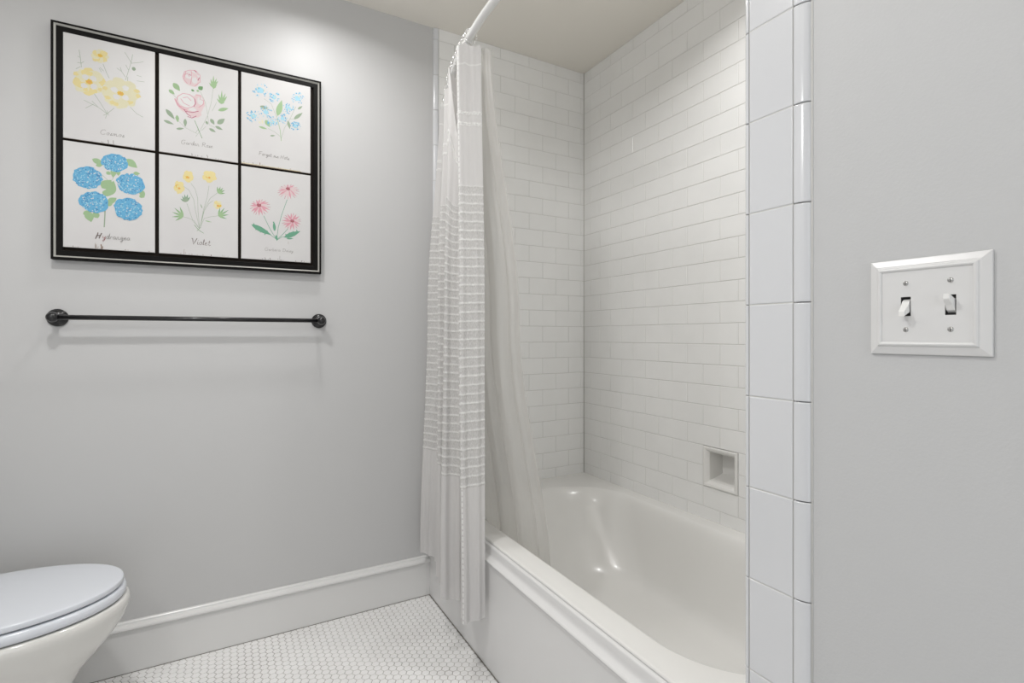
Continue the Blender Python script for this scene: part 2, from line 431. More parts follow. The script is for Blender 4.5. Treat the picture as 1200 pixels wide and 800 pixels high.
b.rings([egg(tip-.03, back, hw-.03, bz-.002), egg(tip+.000, back, hw-.004, bz-.0005), egg(tip+.0085, back, hw+.003, bz-.001), egg(tip+.0125, back, hw+.006, bz-.004), egg(tip+.0155, back, hw+.008, bz-.013), egg(tip+.0145, back, hw+.007, bz-.026),
         egg(tip+.006, back, hw-.001, bz-.050), egg(tip-.014, back, hw-.018, bz-.085), egg(tip-.045, back, hw-.045, bz-.125), egg(tip-.085, back, hw-.070, bz-.170),
         egg(tip-.118, back+.005, hw-.083, bz-.225), egg(tip-.132, back+.01, hw-.088, bz-.290), egg(tip-.128, back+.01, hw-.085, bz-.345), egg(tip-.118, back+.005, hw-.080, bz-.372), egg(tip-.115, back, hw-.078, 0.0)], 0, True, cap0=True, cap1=True)
b.build('bowl', M['china'], toi, loc=TL)
b = MB(); b.box(-0.955, -0.735, TY-0.215, TY+0.215, 0.40, 0.745); bevel(b.build('tank', M['china'], toi, loc=TL), 0.03, 4)
b = MB(); b.box(-0.960, -0.725, TY-0.225, TY+0.225, 0.7455, 0.785); bevel(b.build('tank_lid', M['china'], toi, loc=TL), 0.012, 4)
b = MB(); b.box(-0.95, -0.68, TY-0.11, TY+0.11, 0.30, 0.402); bevel(b.build('tank_base', M['china'], toi, loc=TL), 0.02, 3)
for sy in (-1, 1):
    b = MB(); b.tube([(-0.698, TY+sy*.075-.025, LZ+.004), (-0.698, TY+sy*.075+.025, LZ+.004)], 0.011, 16); b.build('hinge', M['seat'], toi, loc=TL)

# ------------------------------------------------------------------ towel bar
tbz = CAMZ + 0.0565
tb = empty('towel_bar', (-0.07, YB, tbz), 'black metal towel bar with round wall mounts below the framed flower picture', 'towel bar')
TBL = (-0.07, YB, tbz)
YBAR = 2.045
for x in (-0.4645, 0.3165):
    b = MB()
    b.lathe((x, YB-0.0445, tbz), (0, -1, 0), [(0, .0085), (.004, .0125), (.010, .0150), (.016, .0158), (.022, .0150), (.028, .0125), (.032, .008), (.0335, .002)], 32)
    b.lathe((x, YB-0.008, tbz), (0, -1, 0), [(0, .016), (.006, .012), (.012, .0088), (.022, .0080), (.030, .0085), (.036, .0095), (.040, .0085)], 32)
    p = b.build('post', M['black'], tb, loc=(x, YB-0.02, tbz))
    b = MB()
    b.lathe((x, YB-0.0005, tbz), (0, -1, 0), [(0, .0275), (.003, .0278), (.0055, .0265), (.0065, .0240), (.0085, .0235), (.0105, .0215), (.0115, .0190), (.0140, .0180), (.0165, .0155), (.0175, .010)], 40)
    b.build('wall_plate', M['black'], p, loc=(x, YB, tbz))
b = MB(); b.tube([(-0.455, YB-0.0605, tbz), (0.307, YB-0.0605, tbz)], 0.0077, 24)
b.build('bar', M['black'], tb, loc=TBL)

# ------------------------------------------------------------------ light switch
SZ0, SZ1, SY0, SY1 = CAMZ-0.0248, CAMZ+0.1004, 0.2435, 0.3725
sw = empty('light_switch', (XR, 0.308, 1.158), 'white light switch with two toggles and four screws on the right wall', 'light switch')
SL = (XR, 0.308, 1.158)
def swr(h, m): return [(XR-h, SY0+m, SZ0+m), (XR-h, SY1-m, SZ0+m), (XR-h, SY1-m, SZ1-m), (XR-h, SY0+m, SZ1-m)]
b = MB()
b.rings([swr(0.0003, 0), swr(0.0035, 0.0), swr(0.0042, .0008), swr(0.0075, .0085), swr(0.0078, .0105), swr(0.0098, .0115), swr(0.0108, .0130), swr(0.0108, .0145), swr(0.0096, .0160), swr(0.0085, .0163)], 0, False)
# flat centre with two slots, built as a grid of quads around the openings
yc = [(0.3095+0.0195), (0.3095-0.0275)]
yc = [0.3287, 0.2815]
zc = CAMZ + 0.0378
m_ = .0163; hx = XR-0.0085
ya, yb_, za, zb = SY0+m_, SY1-m_, SZ0+m_, SZ1-m_
sl = [(yc[1]-.0055, yc[1]+.0055), (yc[0]-.0055, yc[0]+.0055)]; zs0, zs1 = zc-.0125, zc+.0125
yg = [ya, sl[0][0], sl[0][1], sl[1][0], sl[1][1], yb_]; zg = [za, zs0, zs1, zb]
for i in range(5):
    for j in range(3):
        if j == 1 and i in (1, 3): continue
        b.quad((hx, yg[i], zg[j]), (hx, yg[i+1], zg[j]), (hx, yg[i+1], zg[j+1]), (hx, yg[i], zg[j+1]))
for s0, s1_ in sl:
    r0 = [(hx, s0, zs0), (hx, s1_, zs0), (hx, s1_, zs1), (hx, s0, zs1)]
    b.rings([r0, [(XR-0.001, y, z) for _, y, z in r0]], 1, False, cap1=True)
bevel(b.build('cover_plate', [M['plate'], M['slot']], sw, loc=SL, fixn=False), 0.0005, 2, 25)
for yy, sgn in ((yc[0], -1), (yc[1], 1)):
    b = MB(); w = .0042
    def tr(x, z, hw_, hz): return [(x, yy-hw_, z-hz), (x, yy+hw_, z-hz), (x, yy+hw_, z+hz), (x, yy-hw_, z+hz)]
    b.rings([tr(XR-.0035, zc - sgn*.001, .0046, .0088), tr(XR-.0085, zc+sgn*.0005, .0044, .0072), tr(XR-.0125, zc+sgn*.0045, .0040, .0050), tr(XR-.0185, zc+sgn*.0085, .0036, .0040), tr(XR-.0205, zc+sgn*.0100, .0032, .0032)], 0, False, cap0=True, cap1=True)
    bevel(b.build('toggle', M['toggle'], sw, loc=(XR, yy, zc)), 0.0007, 3, 25)
for yy in yc:
    for zz in (zc-.0302, zc+.0302):
        b = MB(); b.lathe((hx+.0006, yy, zz), (-1, 0, 0), [(0, .0033), (.0008, .0033), (.0016, .0026), (.0019, .0012)], 20)
        b.box(hx-.00145, hx-.0013, yy-.0004, yy+.0004, zz-.0026, zz+.0026, 1)
        b.build('screw', [M['screw'], M['slot']], sw, loc=(hx, yy, zz), fixn=False)

# ------------------------------------------------------------------ curtain rod, hooks, curtain, liner
RZ = CAMZ + 1.002
def rodx(y): return 0.850 - 0.150*(1 - ((y-1.3335)/0.7665)**2)
rod = empty('curtain_rod', (0.85, 1.33, RZ), 'white curved shower curtain rod below the ceiling over the tub', 'curtain rod')
b = MB(); b.tube([(rodx(y), y, RZ) for y in np.linspace(YN+.012, YT-.012, 60)], 0.0127, 20)
b.build('pole', M['rod'], rod, loc=(0.85, 1.33, RZ))
for y, s in ((YT, -1), (YN, 1)):
    b = MB(); b.lathe((0.85, y+s*.0005, RZ), (0, s, 0), [(0, .034), (.004, .034), (.010, .028), (.018, .019), (.03, .017)], 32)
    b.build('flange', M['rod'], rod, loc=(0.85, y, RZ))

def catmull(pts, n):
    pts = np.array(pts, float)
    P = np.vstack([2*pts[0]-pts[1], pts, 2*pts[-1]-pts[-2]])
    seg = np.linalg.norm(np.diff(pts, axis=0), axis=1)**0.5
    # uniform in index so that all heights share the parameter
    out = []
    m = len(pts)-1
    for t in np.linspace(0, m, n):
        i = min(int(t), m-1); f = t-i
        p0, p1, p2, p3 = P[i], P[i+1], P[i+2], P[i+3]
        out.append(0.5*((2*p1) + (-p0+p2)*f + (2*p0-5*p1+4*p2-p3)*f*f + (-p0+3*p1-3*p2+p3)*f**3))
    return np.array(out)

def cloth(name, secs, zs, n, nz, mats, disp=None, hem=None, loc=(0,0,0), thick=0.0):
    """secs: list of (z, control points), interpolated over height; zs top,bottom"""
    curves = [(z, catmull(p, n)) for z, p in secs]
    V = np.zeros((nz, n, 3)); UV = np.zeros((nz, n, 2))
    ztop, zbot = zs
    s = np.linspace(0, 1, n)
    for r in range(nz):
        t = r/(nz-1); z = ztop + (zbot-ztop)*t
        for (za_, ca), (zb_, cb) in zip(curves[:-1], curves[1:]):
            if za_ >= z >= zb_ or (cb is curves[-1][1] and z < zb_) or (ca is curves[0][1] and z > za_):
                f = np.clip((za_-z)/(za_-zb_), 0, 1); f = f*f*(3-2*f) if len(curves) > 2 else f
                c = ca*(1-f)+cb*f; break
        V[r, :, 0] = c[:, 0]; V[r, :, 1] = c[:, 1]; V[r, :, 2] = z
        if hem is not None: V[r, :, 2] += hem(s, t)
    # normals in plan
    d = np.gradient(V[:, :, :2], axis=1)
    L = np.maximum(np.linalg.norm(d, axis=2), 1e-6)
    nx, ny = d[:, :, 1]/L, -d[:, :, 0]/L
    arc = np.cumsum(np.linalg.norm(np.diff(V[nz//2, :, :2], axis=0, prepend=V[nz//2, :1, :2]), axis=1))
    UV[:, :, 0] = arc[None, :]; UV[:, :, 1] = (np.linspace(ztop, zbot, nz))[:, None]
    if disp is not None:
        D = disp(arc[None, :], UV[:, :, 1], s[None, :])
        V[:, :, 0] += nx*D; V[:, :, 1] += ny*D
    V -= np.array(loc)
    me = bpy.data.meshes.new(name)
    idx = np.arange(nz*n).reshape(nz, n)
    q = np.stack([idx[:-1, :-1], idx[1:, :-1], idx[1:, 1:], idx[:-1, 1:]], -1).reshape(-1, 4)
    me.vertices.add(nz*n); me.vertices.foreach_set('co', V.reshape(-1))
    me.loops.add(q.size); me.loops.foreach_set('vertex_index', q.reshape(-1).astype(np.int32))
    me.polygons.add(len(q)); me.polygons.foreach_set('loop_start', np.arange(0, q.size, 4, dtype=np.int32))
    me.polygons.foreach_set('use_smooth', np.ones(len(q), bool))
    me.update(calc_edges=True)
    uv = me.uv_layers.new(name='UVMap')
    uv.data.foreach_set('uv', UV.reshape(-1, 2)[q.reshape(-1)].reshape(-1).astype(np.float32))
    for m in mats: me.materials.append(m)
    me.validate()
    me['arc_seam'] = float(np.interp(0.835, s, arc))
    o = bpy.data.objects.new(name, me); C.objects.link(o); o.location = loc
    if thick:
        md = o.modifiers.new('thick', 'SOLIDIFY'); md.thickness = thick
    return o

BT, BB = CAMZ+0.497, CAMZ-0.492      # top and bottom of the textured band
PITCH = 0.0298
def math_node(nt, op, a, b_=None, c=None, clamp=False):
    n = nt.nodes.new('ShaderNodeMath'); n.operation = op; n.use_clamp = clamp
    for i, v in enumerate((a, b_, c)):
        if v is None: continue
        if isinstance(v, (int, float)): n.inputs[i].default_value = v
        else: nt.links.new(v, n.inputs[i])
    return n.outputs[0]
def curtain_material():
    m = bpy.data.materials.new('curtain_fabric'); m.use_nodes = True; nt = m.node_tree
    for n in list(nt.nodes): nt.nodes.remove(n)
    out = nt.nodes.new('ShaderNodeOutputMaterial')
    uv = nt.nodes.new('ShaderNodeUVMap'); uv.uv_map = 'UVMap'
    sp = nt.nodes.new('ShaderNodeSeparateXYZ'); nt.links.new(uv.outputs[0], sp.inputs[0])
    u, v = sp.outputs[0], sp.outputs[1]
    ph = math_node(nt, 'FRACT', math_node(nt, 'DIVIDE', math_node(nt, 'SUBTRACT', v, BB), PITCH))
    # thick tufted line = centre of the phase, sheer weave elsewhere
    dist = math_node(nt, 'ABSOLUTE', math_node(nt, 'SUBTRACT', ph, 0.18))
    line = math_node(nt, 'SUBTRACT', 1.0, math_node(nt, 'DIVIDE', dist, 0.17), clamp=True)
    inb = math_node(nt, 'MULTIPLY', math_node(nt, 'GREATER_THAN', v, BB-0.002), math_node(nt, 'LESS_THAN', v, BT))
    # ruffle near the header
    r1 = math_node(nt, 'LESS_THAN', math_node(nt, 'ABSOLUTE', math_node(nt, 'SUBTRACT', v, CAMZ+0.738)), 0.006)
    r2 = math_node(nt, 'LESS_THAN', math_node(nt, 'ABSOLUTE', math_node(nt, 'SUBTRACT', v, CAMZ+0.702)), 0.006)
    hd = math_node(nt, 'LESS_THAN', math_node(nt, 'ABSOLUTE', math_node(nt, 'SUBTRACT', v, CAMZ+0.905)), 0.003)
    mq = nt.nodes.new('ShaderNodeMapping'); nt.links.new(uv.outputs[0], mq.inputs[0]); mq.inputs['Scale'].default_value = (130, 260, 1)
    nq = nt.nodes.new('ShaderNodeTexNoise'); nq.inputs['Scale'].default_value = 1.0; nt.links.new(mq.outputs[0], nq.inputs['Vector'])
    rough_ = nt.nodes.new('ShaderNodeMapRange'); rough_.inputs['From Min'].default_value = 0.38; rough_.inputs['From Max'].default_value = 0.58
    nt.links.new(nq.outputs['Fac'], rough_.inputs['Value'])
    head = math_node(nt, 'ADD', math_node(nt, 'MULTIPLY', math_node(nt, 'ADD', r1, r2), rough_.outputs[0]), math_node(nt, 'MULTIPLY', hd, 0.6), clamp=True)
    # fine vertical threads and slubs
    mp = nt.nodes.new('ShaderNodeMapping'); nt.links.new(uv.outputs[0], mp.inputs[0]); mp.inputs['Scale'].default_value = (420, 110, 1)
    nz = nt.nodes.new('ShaderNodeTexNoise'); nz.inputs['Scale'].default_value = 1.0; nz.inputs['Detail'].default_value = 2
    nt.links.new(mp.outputs[0], nz.inputs['Vector'])
    slub = nt.nodes.new('ShaderNodeMapRange'); slub.inputs['From Min'].default_value = 0.42; slub.inputs['From Max'].default_value = 0.62
    nt.links.new(nz.outputs['Fac'], slub.inputs['Value'])
    sheerness = math_node(nt, 'MULTIPLY', inb, math_node(nt, 'SUBTRACT', 1.0, line, clamp=True))
    holes = math_node(nt, 'MULTIPLY', sheerness, math_node(nt, 'SUBTRACT', 1.0, slub.outputs[0], clamp=True), clamp=True)
    white = math_node(nt, 'ADD', math_node(nt, 'MULTIPLY', math_node(nt, 'MULTIPLY', inb, line), math_node(nt, 'ADD', 0.55, math_node(nt, 'MULTIPLY', rough_.outputs[0], 0.6))), head, clamp=True)
    mx = nt.nodes.new('ShaderNodeMix'); mx.data_type = 'RGBA'
    mx.inputs['A'].default_value = (0.71, 0.70, 0.695, 1); mx.inputs['B'].default_value = (0.88, 0.88, 0.87, 1)
    nt.links.new(white, mx.inputs['Factor'])
    mx2 = nt.nodes.new('ShaderNodeMix'); mx2.data_type = 'RGBA'
    nt.links.new(mx.outputs['Result'], mx2.inputs['A']); mx2.inputs['B'].default_value = (0.64, 0.635, 0.62, 1)
    nt.links.new(math_node(nt, 'MULTIPLY', holes, 0.65), mx2.inputs['Factor'])
    seam_u = nt.nodes.new('ShaderNodeValue'); seam_u.name = 'seam'; seam_u.outputs[0].default_value = -1
    sm_ = math_node(nt, 'LESS_THAN', math_node(nt, 'ABSOLUTE', math_node(nt, 'SUBTRACT', u, seam_u.outputs[0])), 0.0028)
    sm_ = math_node(nt, 'MULTIPLY', sm_, math_node(nt, 'GREATER_THAN', math_node(nt, 'FRACT', math_node(nt, 'MULTIPLY', v, 55)), 0.30))
    white = math_node(nt, 'MAXIMUM', white, math_node(nt, 'MULTIPLY', sm_, 0.9))
    nt.links.new(white, mx.inputs['Factor'])
    # weave bump
    hgt = math_node(nt, 'ADD', math_node(nt, 'MULTIPLY', slub.outputs[0], math_node(nt, 'ADD', 0.15, sheerness)), math_node(nt, 'MULTIPLY', white, 1.3))
    bp = nt.nodes.new('ShaderNodeBump'); bp.inputs['Strength'].default_value = 0.45; bp.inputs['Distance'].default_value = 0.0012
    nt.links.new(hgt, bp.inputs['Height'])
    df = nt.nodes.new('ShaderNodeBsdfDiffuse'); tl = nt.nodes.new('ShaderNodeBsdfTranslucent'); tp = nt.nodes.new('ShaderNodeBsdfTransparent')
    for s_ in (df, tl): nt.links.new(mx2.outputs['Result'], s_.inputs['Color']); nt.links.new(bp.outputs[0], s_.inputs['Normal'])
    a = nt.nodes.new('ShaderNodeMixShader'); a.inputs[0].default_value = 0.30
    nt.links.new(df.outputs[0], a.inputs[1]); nt.links.new(tl.outputs[0], a.inputs[2])
    c = nt.nodes.new('ShaderNodeMixShader'); nt.links.new(math_node(nt, 'MULTIPLY', holes, 0.12), c.inputs[0])
    nt.links.new(a.outputs[0], c.inputs[1]); nt.links.new(tp.outputs[0], c.inputs[2])
    nt.links.new(c.outputs[0], out.inputs[0])
    return m
def liner_material():
    m = bpy.data.materials.new('liner_frosted_vinyl'); m.use_nodes = True; nt = m.node_tree
    for n in list(nt.nodes): nt.nodes.remove(n)
    out = nt.nodes.new('ShaderNodeOutputMaterial')
    df = nt.nodes.new('ShaderNodeBsdfDiffuse'); tl = nt.nodes.new('ShaderNodeBsdfTranslucent'); tp = nt.nodes.new('ShaderNodeBsdfTransparent')
    gl = nt.nodes.new('ShaderNodeBsdfGlossy'); gl.inputs['Roughness'].default_value = 0.3; gl.inputs['Color'].default_value = (.8, .8, .8, 1)
    df.inputs['Color'].default_value = (0.66, 0.65, 0.63, 1); tl.inputs['Color'].default_value = (0.70, 0.69, 0.67, 1); tp.inputs['Color'].default_value = (0.97, 0.965, 0.95, 1)
    a = nt.nodes.new('ShaderNodeMixShader'); a.inputs[0].default_value = 0.45
    nt.links.new(df.outputs[0], a.inputs[1]); nt.links.new(tl.outputs[0], a.inputs[2])
    g = nt.nodes.new('ShaderNodeMixShader'); g.inputs[0].default_value = 0.05
    nt.links.new(a.outputs[0], g.inputs[1]); nt.links.new(gl.outputs[0], g.inputs[2])
    lw = nt.nodes.new('ShaderNodeLayerWeight'); lw.inputs['Blend'].default_value = 0.35
    mr = nt.nodes.new('ShaderNodeMapRange'); mr.inputs['To Min'].default_value = 0.40; mr.inputs['To Max'].default_value = 0.10
    nt.links.new(lw.outputs['Facing'], mr.inputs['Value'])
    c = nt.nodes.new('ShaderNodeMixShader'); nt.links.new(mr.outputs[0], c.inputs[0])
    nt.links.new(g.outputs[0], c.inputs[1]); nt.links.new(tp.outputs[0], c.inputs[2])
    nt.links.new(c.outputs[0], out.inputs[0])
    return m
M['fabric'] = curtain_material(); M['liner'] = liner_material()

c_top = [(0.825,2.085),(0.795,2.045),(0.835,1.985),(0.745,1.87),(0.795,1.82),(0.700,1.72),(0.722,1.665),(0.742,1.635),(0.700,1.605),(0.668,1.565),(0.700,1.548),(0.742,1.532)]
c_mid = [(0.795,2.085),(0.745,2.045),(0.790,1.970),(0.705,1.83),(0.765,1.79),(0.678,1.705),(0.705,1.675),(0.742,1.645),(0.705,1.600),(0.668,1.545),(0.705,1.530),(0.750,1.522)]
c_bot = [(0.742,2.085),(0.712,2.045),(0.742,1.960),(0.690,1.79),(0.735,1.76),(0.664,1.705),(0.700,1.680),(0.738,1.655),(0.705,1.600),(0.672,1.530),(0.705,1.518),(0.745,1.508)]
def cdisp(a, z, s):
    amp = 0.0018 + 0.0024*np.clip((CAMZ+0.9-z)/1.8, 0, 1)
    d = amp*np.sin(a*118 + 0.7*np.sin(z*2.1)) + 0.0013*np.sin(a*263+1.9+z*0.9)
    # puckered ridges across the textured band
    inb = ((z < BT) & (z > BB)).astype(float)
    ph = ((z-BB)/PITCH) % 1.0
    ridge = np.clip(1-np.abs(ph-0.18)/0.17, 0, 1)
    d += inb*ridge*0.0016*(0.8+0.35*np.sin(a*900+z*120))
    for zc_ in (CAMZ+0.738, CAMZ+0.702):
        r = np.clip(1-np.abs(z-zc_)/0.007, 0, 1); d += r*0.0022*(0.7+0.5*np.sin(a*700+zc_*90))
    pinch = np.clip((z-(CAMZ+0.905))/0.07, 0, 1)
    d *= (1-0.4*pinch)
    return d
def chem(s, t):
    # the header sags a little between hooks; panels hang slightly unevenly
    top = -0.010*np.abs(np.sin(s*PI*9))*max(0, 1-t*9)
    top = top - (0.27*np.exp(-((s-0.565)/0.065)**4) + 0.05*np.exp(-((s-0.36)/0.03)**2) + 0.06*np.exp(-((s-0.18)/0.05)**2))*(1-t)**7
    return top + t*(0.012*np.sin(s*5.0+1.2) + 0.018*(1-s)**3)
cur = cloth('shower_curtain', [(CAMZ+0.975, c_top), (CAMZ+0.1, c_mid), (CAMZ-0.93, c_bot)], (CAMZ+0.972, CAMZ-0.930), 520, 900, [M['fabric']], cdisp, chem, loc=(0.74, 1.8, CAMZ+0.972))
tag(cur, 'off-white fabric shower curtain with ribbed stripes gathered outside the tub', 'shower curtain')
# sewn edge seam down the near panel
M['fabric'].node_tree.nodes['seam'].outputs[0].default_value = cur.data['arc_seam']
l_top = [(0.848,2.06),(0.82,2.00),(0.855,1.95),(0.80,1.88),(0.83,1.80),(0.765,1.74),(0.800,1.68),(0.748,1.62),(0.785,1.575),(0.752,1.548),(0.785,1.540)]
l_mid = [(0.885,2.06),(0.845,1.99),(0.885,1.93),(0.835,1.86),(0.875,1.79),(0.812,1.72),(0.860,1.65),(0.805,1.59),(0.855,1.545),(0.835,1.510),(0.872,1.500)]
l_bot = [(0.917, 2.03), (0.897, 1.96), (0.932, 1.89), (0.899, 1.82), (0.942, 1.75), (0.9, 1.68), (0.947, 1.61), (0.903, 1.55), (0.942, 1.5), (0.932, 1.465), (0.967, 1.45)]
def ldisp(a, z, s):
    return 0.0022*np.sin(a*70+z*1.1) + 0.0010*np.sin(a*190+2+z*0.6)
lin = cloth('shower_liner', [(CAMZ+0.975, l_top), (CAMZ+0.05, l_mid), (CAMZ-0.86, l_bot)], (CAMZ+0.968, CAMZ-0.800), 300, 260, [M['liner']], ldisp, None, loc=(0.82, 1.8, CAMZ+0.968))
tag(lin, 'translucent frosted shower liner flaring down inside the tub behind the fabric curtain', 'shower liner')

# hooks on the rod
def hook_mesh():
    b = MB()
    R_ = 0.0205; n = 40; pts = []
    for k in range(n+1):
        a = -0.35*PI + 1.9*PI*k/n
        pts.append((R_*math.cos(a), 0, R_*1.15*math.sin(a)-0.004))
    b.tube(pts, 0.0013, 8)
    for k in range(5):
        a = PI*(0.26+0.12*k)
        c = Vector((R_*math.cos(a), 0, R_*1.15*math.sin(a)-0.004))
        for zz in (0,):
            b.lathe(c - Vector((0, .0032, 0)), (0, 1, 0), [(0, .0008), (.0009, .0030), (.0032, .0042), (.0055, .0030), (.0064, .0008)], 12)
    return b
ringpos = [1.548, 1.565, 1.585, 1.612, 1.640, 1.672, 1.705, 1.745, 1.79, 1.85, 1.93, 2.02]
hook0 = hook_mesh().build('curtain_hook', M['bead'])
for i, y in enumerate(ringpos):
    o = hook0 if i == 0 else hook0.copy()
    if i: C.objects.link(o)
    o.location = (rodx(y), y, RZ+0.001)
    sl_ = math.atan2(rodx(y+.01)-rodx(y-.01), .02)
    o.rotation_euler = (0, random.uniform(-.12, .12), -sl_ + random.uniform(-.08, .08))
    tag(o, 'small silver roller ring of the row crowded together along the white curved rod', 'curtain ring', 'roller rings holding the shower curtain on the rod')

# ------------------------------------------------------------------ framed flower tiles
PX0, PX1, PZ0, PZ1 = -0.4755, 0.3210, CAMZ+0.239, CAMZ+0.982
YFR = 2.08
pic = empty('framed_tiles', (-0.077, YB, (PZ0+PZ1)/2), 'black framed picture of six painted flower tiles on the grey wall above the towel bar', 'picture')
PL = (-0.077, YB, (PZ0+PZ1)/2)
def pr(m, d): return [(PX0+m, YB-d, PZ0+m), (PX1-m, YB-d, PZ0+m), (PX1-m, YB-d, PZ1-m), (PX0+m, YB-d, PZ1-m)]
b = MB()
b.rings([pr(0, .0005), pr(0, .029), pr(.0012, .0302), pr(.0065, .0302), pr(.0070, .0298)], 0, False)
b.rings([pr(.0070, .0298), pr(.0120, .0250)], 1, False)
b.rings([pr(.0120, .0250), pr(.0125, .0262), pr(.0265, .0262), pr(.0285, .0250), pr(.0285, .018)], 0, False)
b.build('frame', [M['frame'], M['frame_band']], pic, loc=PL)
b = MB(); b.box(PX0+.012, PX1-.012, YB-.0175, YB-.004, PZ0+.012, PZ1-.012); b.build('backing_board', M['backing'], pic, loc=PL)

YA = YB-0.0250      # tile faces
def A(u, v):
    t_ = math.tan(math.atan((u-CX)/F)+YAW); X = YA*t_
    d = YA*(math.cos(YAW)+t_*math.sin(YAW))
    return X, CAMZ + (HY-v)/F*d

paint('yellow', (0.63, 0.54, 0.26)); paint('pale_yellow', (0.6, 0.57, 0.4)); paint('orange', (0.62, 0.33, 0.08))
paint('deep_yellow', (0.62, 0.4, 0.06)); paint('green', (0.14, 0.28, 0.12)); paint('light_green', (0.28, 0.41, 0.23)); paint('sage', (0.25, 0.32, 0.23))
paint('pink', (0.56, 0.27, 0.32)); paint('pale_pink', (0.58, 0.46, 0.47)); paint('rose', (0.4, 0.11, 0.18)); paint('blue', (0.05, 0.2, 0.4))
paint('mid_blue', (0.11, 0.35, 0.55)); paint('light_blue', (0.3, 0.52, 0.62)); paint('dark_green', (0.10, 0.28, 0.17)); paint('emerald', (0.12, 0.3, 0.2))
paint('grey_ink', (0.25, 0.24, 0.23)); paint('brown', (0.20, 0.13, 0.09)); paint('ink', (0.13, 0.10, 0.09)); paint('maroon', (0.30, 0.10, 0.10))
MN = ['art', 'artedge', 'yellow', 'pale_yellow', 'orange', 'deep_yellow', 'green', 'light_green', 'sage', 'pink', 'pale_pink', 'rose', 'blue', 'mid_blue', 'light_blue',
      'dark_green', 'emerald', 'grey_ink', 'brown', 'ink', 'maroon']
class Art:
    """flat glaze painting on one tile; coordinates are in the plane of the tile"""
    def __init__(s, x0, x1, z0, z1):
        s.b = MB(); s.k = 0; s.x0, s.x1, s.z0, s.z1 = x0, x1, z0, z1
        e = .0012
        o0 = [(x0, YB-.018, z0), (x1, YB-.018, z0), (x1, YB-.018, z1), (x0, YB-.018, z1)]
        o1 = [(x0, YA+.0012, z0), (x1, YA+.0012, z0), (x1, YA+.0012, z1), (x0, YA+.0012, z1)]
        o2 = [(x0+e, YA, z0+e), (x1-e, YA, z0+e), (x1-e, YA, z1-e), (x0+e, YA, z1-e)]
        s.b.rings([o0, o1], 1, False); s.b.rings([o1, o2], 0, False, cap1=True)
    def lay(s): s.k += 1; return YA - 0.00003 - 0.000001*s.k
    def poly(s, pts, c):
        y = s.lay(); cx = sum(p[0] for p in pts)/len(pts); cz = sum(p[1] for p in pts)/len(pts)
        n = len(pts)
        s.b.add([(x, y, z) for x, z in pts]+[(cx, y, cz)], [(i, (i+1) % n, n) for i in range(n)], MN.index(c))
    def ell(s, u, v, ru, rv, c, rot=0, jag=0.0, n=20):
        x, z = A(u, v)
        ru *= .0024; rv *= .0028
        pts = []
        for k in range(n):
            a = 2*PI*k/n; r = 1+random.uniform(-jag, jag)
            dx, dz = ru*math.cos(a)*r, rv*math.sin(a)*r
            pts.append((x+dx*math.cos(rot)-dz*math.sin(rot), z+dx*math.sin(rot)+dz*math.cos(rot)))
        s.poly(pts, c)
    def line(s, P, w, c):
        """P in photo pixels, w in mm"""
        P = [A(*p) for p in P]; s.rawline(P, w, c)
    def rawline(s, P, w, c):
        y = s.lay(); w = w*.0005
        vs = []
        for i, p in enumerate(P):
            a = P[max(i-1, 0)]; d = P[min(i+1, len(P)-1)]
            tx, tz = d[0]-a[0], d[1]-a[1]; l = math.hypot(tx, tz) or 1
            vs += [(p[0]-tz/l*w, y, p[1]+tx/l*w), (p[0]+tz/l*w, y, p[1]-tx/l*w)]
        s.b.add(vs, [(2*i, 2*i+2, 2*i+3, 2*i+1) for i in range(len(P)-1)], MN.index(c))
    def leaf(s, p, q, w, c, n=9):
        (x0, z0), (x1, z1) = A(*p), A(*q); dx, dz = x1-x0, z1-z0; l = math.hypot(dx, dz); nx, nz = -dz/l, dx/l
        up, dn = [], []
        for i in range(n+1):
            t_ = i/n; h = w*.001*math.sin(PI*t_**.8)
            up.append((x0+dx*t_+nx*h, z0+dz*t_+nz*h)); dn.append((x0+dx*t_-nx*h, z0+dz*t_-nz*h))
        s.poly(up+dn[::-1][1:-1], c)
    def build(s, nm, label):
        x, z = (s.x0+s.x1)/2, (s.z0+s.z1)/2
        o = s.b.build(nm, [M[k] for k in MN], pic, loc=(x, YA, z), fixn=False)
        o['label'] = label; return o

